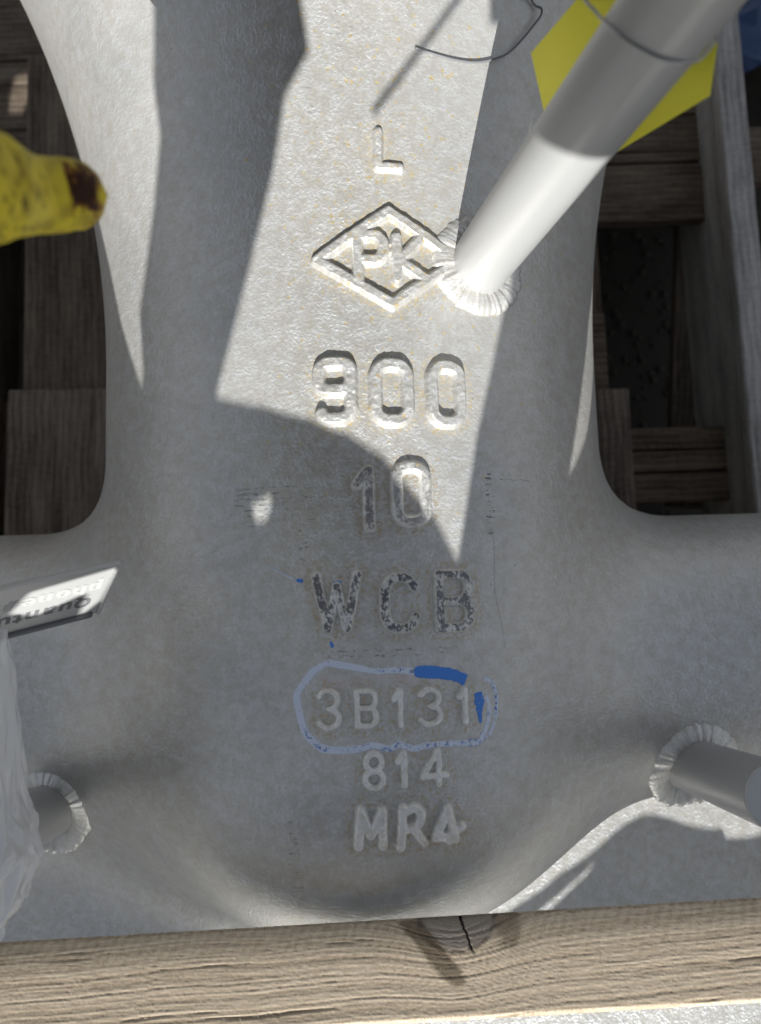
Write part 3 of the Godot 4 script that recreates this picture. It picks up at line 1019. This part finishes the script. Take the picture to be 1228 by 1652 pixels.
func brace() -> void:
	var th := thing("crate_brace", "weathered timber with a dark cracked knot along the bottom edge", "timber")
	var phi := deg_to_rad(29.0)
	var right := Vector3(1, 0, -0.028).normalized()
	var fw := Vector3(0, sin(phi), cos(phi))             # across the face, low edge to high edge
	fw = (fw - right * fw.dot(right)).normalized()
	var n := fw.cross(right).normalized()
	if n.y < 0:
		n = -n
	var o := Vector3(0.017, 0.47, 0.3014)
	var wd := 0.0645
	var thick := 0.032
	var nu := 860
	var nv := 88
	var fb := FastNoiseLite.new()
	fb.seed = 21
	fb.frequency = 1.0
	fb.fractal_octaves = 3
	var v := PackedVector3Array()
	var col := PackedColorArray()
	var kn := Vector2(0.062, 0.002)
	for j in nv:
		var w := wd * j / (nv - 1.0)
		for i in nu:
			var x := lerpf(-0.46, 0.46, i / (nu - 1.0))
			var d := Vector2((x - kn.x) * 1.0, (w - kn.y) * 1.35)
			var dl := d.length()
			# grain lines bow round the knot
			var bow := 0.020 * exp(-pow((x - kn.x) / 0.040, 2.0)) * exp(-maxf(w - 0.01, 0.0) / 0.030)
			var gw := w - bow + 0.0016 * fb.get_noise_2d(x * 7.0, w * 6.0) + 0.10 * x * 0.25
			var ringv := fb.get_noise_2d(x * 2.2, gw * 330.0)
			var fine := fb.get_noise_2d(x * 30.0 + 70.0, gw * 1300.0)
			var fuzz := fb.get_noise_2d(x * 420.0, w * 420.0 + 33.0)
			var saw := sin((x * 0.9 + w * 0.45) * 900.0 + 3.0 * fb.get_noise_2d(x * 20.0, w * 20.0))
			var t := 0.62 + 0.42 * ringv + 0.34 * fine + 0.26 * fuzz
			t += 0.10 * saw * sm(0.05, 0.0, w)
			var c := Color(0.30, 0.222, 0.145).lerp(Color(0.74, 0.615, 0.46), clampf(t, 0.0, 1.0))
			var h := 0.00022 * ringv + 0.00012 * fine + 0.00010 * fuzz
			var crack := fb.get_noise_2d(x * 4.0 - 40.0, gw * 120.0)
			var cr := sm(0.46, 0.60, crack) * sm(0.0, 0.5, fb.get_noise_2d(x * 7.0, 90.0 + w * 9) + 0.3)
			c = c.lerp(Color(0.10, 0.072, 0.048), cr * 0.6)
			h -= 0.0006 * cr
			# the knot itself: grey heart wood with rings and an open check
			var kr := dl + 0.0016 * fb.get_noise_2d(x * 90.0, w * 90.0)
			if kr < 0.040:
				var q := sm(0.034, 0.024, kr)
				var rings := 0.5 + 0.5 * sin(kr * 2300.0 + 1.5 * fb.get_noise_2d(x * 50, w * 50))
				var kc := Color(0.26, 0.222, 0.18).lerp(Color(0.38, 0.335, 0.285), rings * 0.6 + 0.4 * fine)
				c = c.lerp(kc, q * 0.95)
				h += 0.0002 * q * (1.0 - q) * 4.0 + 0.0001 * rings * q
				var rim := exp(-pow((kr - 0.028) / 0.0018, 2.0))
				c = c.lerp(Color(0.055, 0.043, 0.034), rim * 0.55 * sm(-0.2, 0.3, fb.get_noise_2d(x * 60.0, w * 60.0 + 5) + 0.2))
				h -= 0.0003 * rim
			var line := absf((x - kn.x) - 0.0045 - 0.34 * (w - 0.006) - 0.0012 * fb.get_noise_2d(w * 160.0, 3.0))
			var ck := sm(0.0010, 0.0003, line - 0.0004 * sm(0.02, 0.0, w)) * sm(0.026, 0.021, w)
			c = c.lerp(Color(0.012, 0.010, 0.009), ck)
			h -= 0.0025 * ck
			# dark resin stain running off the knot
			var sx := x - (kn.x - 0.036) - w * 0.78
			var stn := exp(-pow(sx / 0.0085, 2.0)) * sm(0.0, 0.004, w) * sm(0.052, 0.034, w)
			stn = sm(0.18, 0.55, stn + 0.22 * fb.get_noise_2d(x * 70.0, gw * 240.0))
			c = c.lerp(Color(0.10, 0.074, 0.047), stn * 0.75)
			var st2 := exp(-pow((x - kn.x - 0.037) / 0.011, 2.0)) * sm(0.040, 0.006, w)
			c = c.lerp(Color(0.13, 0.098, 0.066), 0.6 * sm(0.25, 0.7, st2 + 0.25 * fb.get_noise_2d(x * 60.0, gw * 200.0)))
			var edge := sm(0.0, 0.003, w) * sm(wd, wd - 0.003, w)
			h -= 0.0022 * (1.0 - edge) * (1.0 - edge)
			v.append(o + right * x + fw * w + n * h)
			col.append(c)
	var m := StandardMaterial3D.new()
	m.vertex_color_use_as_albedo = true
	m.roughness = 0.9
	m.metallic_specular = 0.12
	var slab := obj("board", soft_mesh(v, grid_index(nu, nv, true), col), m, th)
	# the sunlit narrow side, rough sawn and fuzzy
	var nv2 := 40
	v = PackedVector3Array()
	col = PackedColorArray()
	for j in nv2:
		var w := thick * j / (nv2 - 1.0)
		for i in nu:
			var x := lerpf(-0.46, 0.46, i / (nu - 1.0))
			var a := fb.get_noise_2d(x * 40.0, w * 300.0 + 9.0)
			var b := fb.get_noise_2d(x * 300.0, w * 240.0 + 50.0)
			var c := Color(0.24, 0.165, 0.085).lerp(Color(0.50, 0.41, 0.28), clampf(0.55 + 0.5 * a + 0.45 * b, 0.0, 1.0))
			var h := 0.0006 * a + 0.0007 * b - 0.002 * sm(0.003, 0.0, w)
			v.append(o + right * x + fw * (wd + h - 0.0006) - n * (w + 0.0016))
			col.append(c)
	obj("sawn_edge", soft_mesh(v, grid_index(nu, nv2, true), col), m, slab, "pale rough sawn edge in full sun")
	var core := obj("timber_core", plank_mesh(Vector3(0.918, thick - 0.004, wd - 0.006), 0.002), m, slab)
	core.transform = Transform3D(Basis(right, n, right.cross(n)), o + fw * wd * 0.5 - n * (thick * 0.5 + 0.003))
	# loose fibres standing up along both long edges
	var st := SurfaceTool.new()
	st.begin(Mesh.PRIMITIVE_TRIANGLES)
	for k in 2600:
		var x := rng.randf_range(-0.30, 0.36)
		var w := rng.randf_range(0.0, wd) if k % 3 else (rng.randf_range(0.0, 0.002) if k % 2 else wd - rng.randf_range(0.0, 0.002))
		var p := o + right * x + fw * w + n * -0.0003
		var d := (right * rng.randf_range(-1, 1) + fw * rng.randf_range(-1.0, 1.0) + n * rng.randf_range(0.1, 0.5)).normalized()
		var ln := rng.randf_range(0.0012, 0.0042)
		var s := d.cross(n).normalized() * 0.00013
		var q := p + d * ln + n * ln * 0.1
		for r in [p - s, q, p + s, p - s, p + s, q]:
			st.set_color(Color(0.50, 0.44, 0.35))
			st.add_vertex(r)
	st.generate_normals()
	var fib := obj("wood_fibres", st.commit(), m, slab)
	fib.set_meta("kind", "stuff")
	for s in [-1.0, 1.0]:
		var post := obj("post", plank_mesh(Vector3(0.05, 0.70, 0.05), 0.002), m, th)
		post.position = Vector3(0.485 * s, 0.125, 0.375)

func plate() -> void:
	var th := thing("label_plate", "bent aluminium label strip with upside down printing at the left edge", "label")
	var A := Vector3(-0.1502, 0.5297, 0.0310)
	var s := (Vector3(-0.1913, 0.4756, 0.0692) - A)
	var l := (Vector3(-0.2350, 0.5992, 0.0541) - A)
	var lx := l.normalized()
	s = s - lx * s.dot(lx)
	var sw := s.length()
	var sy := s.normalized()
	var n := lx.cross(sy).normalized()
	var L := 0.16
	var alu := plain(Color(0.45, 0.45, 0.44), 0.38)
	alu.metallic = 0.25
	var B := Basis(lx, sy, n)
	var sheet := obj("sheet", plank_mesh(Vector3(L, sw, 0.0012), 0.0004), alu, th)
	sheet.transform = Transform3D(B, A + lx * L / 2 + sy * sw / 2)
	var lip := obj("rolled_edge", plank_mesh(Vector3(L, 0.0035, 0.0035), 0.001), alu, sheet)
	lip.position = Vector3(0, -sw / 2 + 0.0012, 0.0016)
	var lip2 := obj("rolled_edge", plank_mesh(Vector3(L - 0.006, 0.005, 0.004), 0.001), plain(Color(0.12, 0.12, 0.125), 0.5), sheet)
	lip2.position = Vector3(0.003, sw / 2 - 0.0025, 0.0015)
	var lip3 := obj("rolled_edge", plank_mesh(Vector3(0.003, sw, 0.003), 0.001), alu, sheet)
	lip3.position = Vector3(-L / 2 + 0.001, 0, 0.0012)
	var ink := plain(Color(0.14, 0.14, 0.145), 0.6)
	var faded := plain(Color(0.43, 0.425, 0.41), 0.6)
	for t in [["Quantum Supply", 0.0185, 0.22, ink, 0.010], ["phone# 1-866-2", 0.0185, -0.34, faded, 0.006]]:
		var tm := TextMesh.new()
		var f := SystemFont.new()
		f.font_names = PackedStringArray(["Droid Sans"])
		f.font_weight = 700
		tm.font = f
		tm.text = t[0]
		tm.font_size = 32
		tm.pixel_size = t[1] / 32.0
		tm.depth = 0.0003
		tm.horizontal_alignment = HORIZONTAL_ALIGNMENT_LEFT
		var o := obj("printed_line", tm, t[3], sheet)
		o.position = Vector3(-L / 2 + t[4], sw * t[2] * 0.5 + 0.006, 0.0008)

func bag() -> void:
	var th := thing("plastic_bag", "milky wrinkled plastic bag over the left pipe stub", "bag")
	var c := [[0.045, 0.030], [0.060, 0.0345], [0.078, 0.036], [0.110, 0.040], [0.150, 0.0435], [0.185, 0.046], [0.200, 0.049], [0.215, 0.054], [0.240, 0.055], [0.262, 0.048], [0.285, 0.034], [0.305, 0.018], [0.318, 0.004]]
	var v := PackedVector3Array()
	var nu := 120
	var nv := 160
	for j in nv:
		var f := j / (nv - 1.0) * (c.size() - 1)
		var k := mini(int(f), c.size() - 2)
		var z: float = lerpf(c[k][0], c[k + 1][0], f - k)
		var r: float = lerpf(c[k][1], c[k + 1][1], sm(0, 1, f - k))
		for i in nu + 1:
			var a := TAU * (i % nu) / nu
			var cr := nz.get_noise_3d(cos(a) * 1.2, sin(a) * 1.2, z * 11.0)
			var wr := absf(nz.get_noise_3d(cos(a) * 2.2 + 80.0, sin(a) * 2.2, z * 16.0 + cos(a) * 1.2))
			var rr2 := r + (0.007 * cr - 0.017 * wr) * (0.25 + 0.75 * sm(0.15, 0.22, z)) + 0.0012 * cr
			v.append(Vector3(-0.2690 + cos(a) * rr2, 0.528 + sin(a) * rr2 * 0.85 - z * 0.06, z))
	var film := plain(Color(0.88, 0.88, 0.88), 0.05, 1.0)
	film.transparency = BaseMaterial3D.TRANSPARENCY_ALPHA
	film.albedo_color.a = 0.64
	obj("film", soft_mesh(v, grid_index(nu + 1, nv, false)), film, th)

func yellow_tip() -> void:
	var th := thing("yellow_lever", "worn yellow rounded lever tip with brown rust stain, upper left edge", "lever")
	var pts := curve([Vector3(-0.0955, 0.7067, -0.1377), Vector3(-0.104, 0.7075, -0.1376), Vector3(-0.113, 0.710, -0.1366), Vector3(-0.120, 0.715, -0.134), Vector3(-0.127, 0.727, -0.1285), Vector3(-0.135, 0.748, -0.121), Vector3(-0.147, 0.78, -0.112), Vector3(-0.175, 0.84, -0.10), Vector3(-0.24, 0.95, -0.08), Vector3(-0.29, 1.03, -0.10), Vector3(-0.31, 1.105, -0.12)], 14)
	var prof := [[0.0, 0.001], [0.006, 0.0095], [0.012, 0.0135], [0.02, 0.0158], [0.03, 0.0166], [0.044, 0.0168], [0.058, 0.0170], [0.075, 0.0198], [0.095, 0.0240], [0.13, 0.0255], [0.3, 0.0265]]
	var clen := PackedFloat32Array()
	var acc := 0.0
	for i in pts.size():
		if i:
			acc += pts[i].distance_to(pts[i - 1])
		clen.append(acc)
	var v := PackedVector3Array()
	var col := PackedColorArray()
	var nu := 64
	var u := Vector3.UP
	for i in pts.size():
		var t := (pts[mini(i + 1, pts.size() - 1)] - pts[maxi(i - 1, 0)]).normalized()
		u = (u - t * u.dot(t)).normalized()
		var w := t.cross(u)
		var s := clen[i] * 1.55
		var r: float = prof[-1][1]
		for k in prof.size() - 1:
			if s >= prof[k][0] and s < prof[k + 1][0]:
				r = lerpf(prof[k][1], prof[k + 1][1], (s - prof[k][0]) / (prof[k + 1][0] - prof[k][0]))
				break
		for q in nu + 1:
			var a := TAU * (q % nu) / nu
			var d := u * cos(a) + w * sin(a)
			var p := pts[i] + d * r * (1.0 + 0.05 * nz.get_noise_3d(clen[i] * 70.0 + cos(a) * 1.2, sin(a) * 1.2, 4.0))
			v.append(p)
			var c := Color(0.74, 0.60, 0.05).lerp(Color(0.48, 0.37, 0.04), sm(-0.1, 0.5, nz.get_noise_3d(p.x * 60, p.y * 60, p.z * 60)))
			var n1 := nz.get_noise_3d(p.x * 190, p.y * 190, p.z * 190)
			var lump := nz.get_noise_3d(p.x * 70.0, p.y * 70.0 + 5.0, p.z * 70.0)
			var stain := sm(0.001, 0.008, s) * sm(0.042, 0.020, s + 0.012 * lump) * sm(-0.2, 0.5, d.y * 0.4 + 0.55 - absf(p.z + 0.1335) * 75.0 + 0.5 * lump + 0.3 * n1)
			c = c.lerp(Color(0.26, 0.10, 0.018), sm(0.05, 0.5, stain + 0.2 * n1) * sm(0.02, 0.2, stain))
			c = c.lerp(Color(0.045, 0.018, 0.008), sm(0.45, 0.85, stain + 0.45 * lump + 0.3 * n1) * sm(0.1, 0.4, stain))
			var blk := sm(0.30, 0.52, n1 + 0.10) * sm(0.055, 0.09, s)
			c = c.lerp(Color(0.035, 0.028, 0.015), blk * 0.85)
			col.append(c)
	var m := StandardMaterial3D.new()
	m.vertex_color_use_as_albedo = true
	m.roughness = 0.5
	m.metallic_specular = 0.3
	obj("painted_tip", soft_mesh(v, grid_index(nu + 1, pts.size(), false), col), m, th)

func unseen_blockers(mat: Material) -> void:  # unseen panel, overhead slats and wire, shaped and placed for the shade they cast
	var th := thing("unseen_shade_panel", "unseen upright planks beyond the brace, cut out to shape the shadows on the valve", "crate panel")
	var zw := 1.25                            # two steps beyond the brace
	var move := Vector2(-0.05, 1.0) * (zw - 0.68) / 1.3
	var P := func(a: Array) -> PackedVector2Array:
		var o := PackedVector2Array()
		for i in range(0, a.size(), 2):
			o.append(Vector2(a[i], a[i + 1]))
		if Geometry2D.is_polygon_clockwise(o):
			o.reverse()
		return o
	var holes := [  # cut-outs outlined so the sun reaches only the lit patches
		P.call([-0.227, 1.073, -0.197, 1.051, -0.194, 1.063, -0.201, 1.101, -0.185, 1.187, -0.177, 1.243, -0.182, 1.281, -0.178, 1.342, -0.178, 1.9, -0.42, 1.9, -0.42, 1.28, -0.36, 1.22, -0.262, 1.124]),
		P.call([-0.057, 1.9, -0.057, 1.349, -0.052, 1.32, -0.07, 1.29, -0.079, 1.239, -0.099, 1.167, -0.125, 1.08, -0.085, 1.084, -0.048, 1.081, -0.02, 1.073, 0.008, 1.057, 0.046, 1.016, 0.064, 0.984, 0.08, 1.052, 0.107, 1.127, 0.120, 1.2, 0.136, 1.317, 0.088, 1.326, 0.088, 1.9]),
		P.call([0.162, 0.972, 0.186, 1.012, 0.204, 1.036, 0.245, 1.05, 0.245, 1.0, 0.19, 0.968]),
		P.call([0.222, 1.075, 0.30, 1.075, 0.30, 1.2, 0.245, 1.2, 0.235, 1.12]),
		P.call([0.1251, 0.4199, 0.1656, 0.4342, 0.1860, 0.4415, 0.2033, 0.4496, 0.2275, 0.4577, 0.2485, 0.4667, 0.2627, 0.4739, 0.2734, 0.4784, 0.2854, 0.4826, 0.2980, 0.4851, 0.3115, 0.4845, 0.3248, 0.4823, 0.3380, 0.4789, 0.3512, 0.4763, 0.3679, 0.4748, 0.3814, 0.4746, 0.3852, 0.4682, 0.4041, 0.4683, 0.4233, 0.4699, 0.47, 0.505, 0.10, 0.505]),
		P.call([0.1583, 0.4238, 0.1719, 0.4296, 0.1994, 0.4420, 0.2237, 0.4531, 0.2378, 0.4606, 0.2469, 0.4636, 0.2428, 0.4567, 0.2299, 0.4476, 0.2090, 0.4373, 0.1883, 0.4271, 0.1815, 0.4234]),
		P.call([-0.088, 1.015, -0.092, 1.029, -0.077, 1.039, -0.075, 1.029, -0.080, 1.017]),
		P.call([-0.563, 1.073, -0.541, 1.077, -0.539, 1.042, -0.550, 1.022, -0.570, 1.023, -0.570, 1.051]),
		P.call([-0.177, 1.024, -0.203, 0.968, -0.217, 0.955, -0.222, 0.958, -0.206, 0.995, -0.237, 0.990, -0.247, 1.017, -0.227, 1.042]),
		P.call([0.255, 0.880, 0.270, 0.880, 0.276, 0.862, 0.262, 0.858]),
		P.call([-0.45, 0.7145, 0.52, 0.735, 0.52, 0.7755, -0.45, 0.7545]),
		P.call([-0.31, 0.845, -0.262, 0.845, -0.268, 0.90, -0.31, 0.90])]
	var edges := [-0.66, -0.555, -0.46, -0.37, -0.29, -0.21, -0.082, 0.02, 0.11, 0.2, 0.29, 0.38, 0.48, 0.62, 0.76, 0.90]
	for k in edges.size() - 1:
		var polys := [P.call([edges[k], 0.385, edges[k + 1], 0.385, edges[k + 1], 1.62, edges[k], 1.62])]
		for h in holes:
			var next := []
			for q in polys:
				for r: PackedVector2Array in Geometry2D.clip_polygons(q, h):
					if Geometry2D.is_polygon_clockwise(r) or r.size() < 3:
						continue
					next.append(r)
			polys = next
		var thick := 0.008
		for r: PackedVector2Array in polys:
			var q := PackedVector2Array()
			for p in r:
				q.append(p + move)
			obj("plank", extruded(q, zw, zw + thick), mat, th)
	for x in [-0.655, 0.84]:
		var post := obj("post", plank_mesh(Vector3(0.05, 2.30, 0.04), 0.002), mat, th)
		post.position = Vector3(x, 0.91, zw + 0.035)
	var sky_baffle := thing("added_sky_baffle", "added slatted shelter standing over the bonnet end, out of view overhead", "baffle")  # added slats that cut the sky light over the upper neck
	for k in 6:
		var b := obj("baffle_slat", plank_mesh(Vector3(0.80, 0.02, 0.146), 0.002), mat, sky_baffle)
		b.position = Vector3(0.0, 1.11, -0.12 - k * 0.15)
	for x in [-0.37, 0.37]:
		var r := obj("baffle_rail", plank_mesh(Vector3(0.04, 0.05, 1.0), 0.002), mat, sky_baffle)
		r.position = Vector3(x, 1.155, -0.6)
		for z in [-1.05]:
			var pz := obj("post", plank_mesh(Vector3(0.045, 1.37, 0.045), 0.002), mat, sky_baffle)
			pz.position = Vector3(x, 0.425, z)
	var rod := thing("unseen_shadow_wire", "stiff wire out of view in the panel gap, placed to cast a thin shadow line", "wire")  # unseen wire, set where its shadow draws a thin line on the neck
	obj("rod", wire([Vector3(-0.002 + move.x, 1.272 + move.y, zw), Vector3(0.03 + move.x, 1.307 + move.y, zw), Vector3(0.061 + move.x, 1.341 + move.y, zw), Vector3(0.10 + move.x, 1.384 + move.y, zw)], 0.0026), plain(Color(0.15, 0.15, 0.15), 0.4), rod)
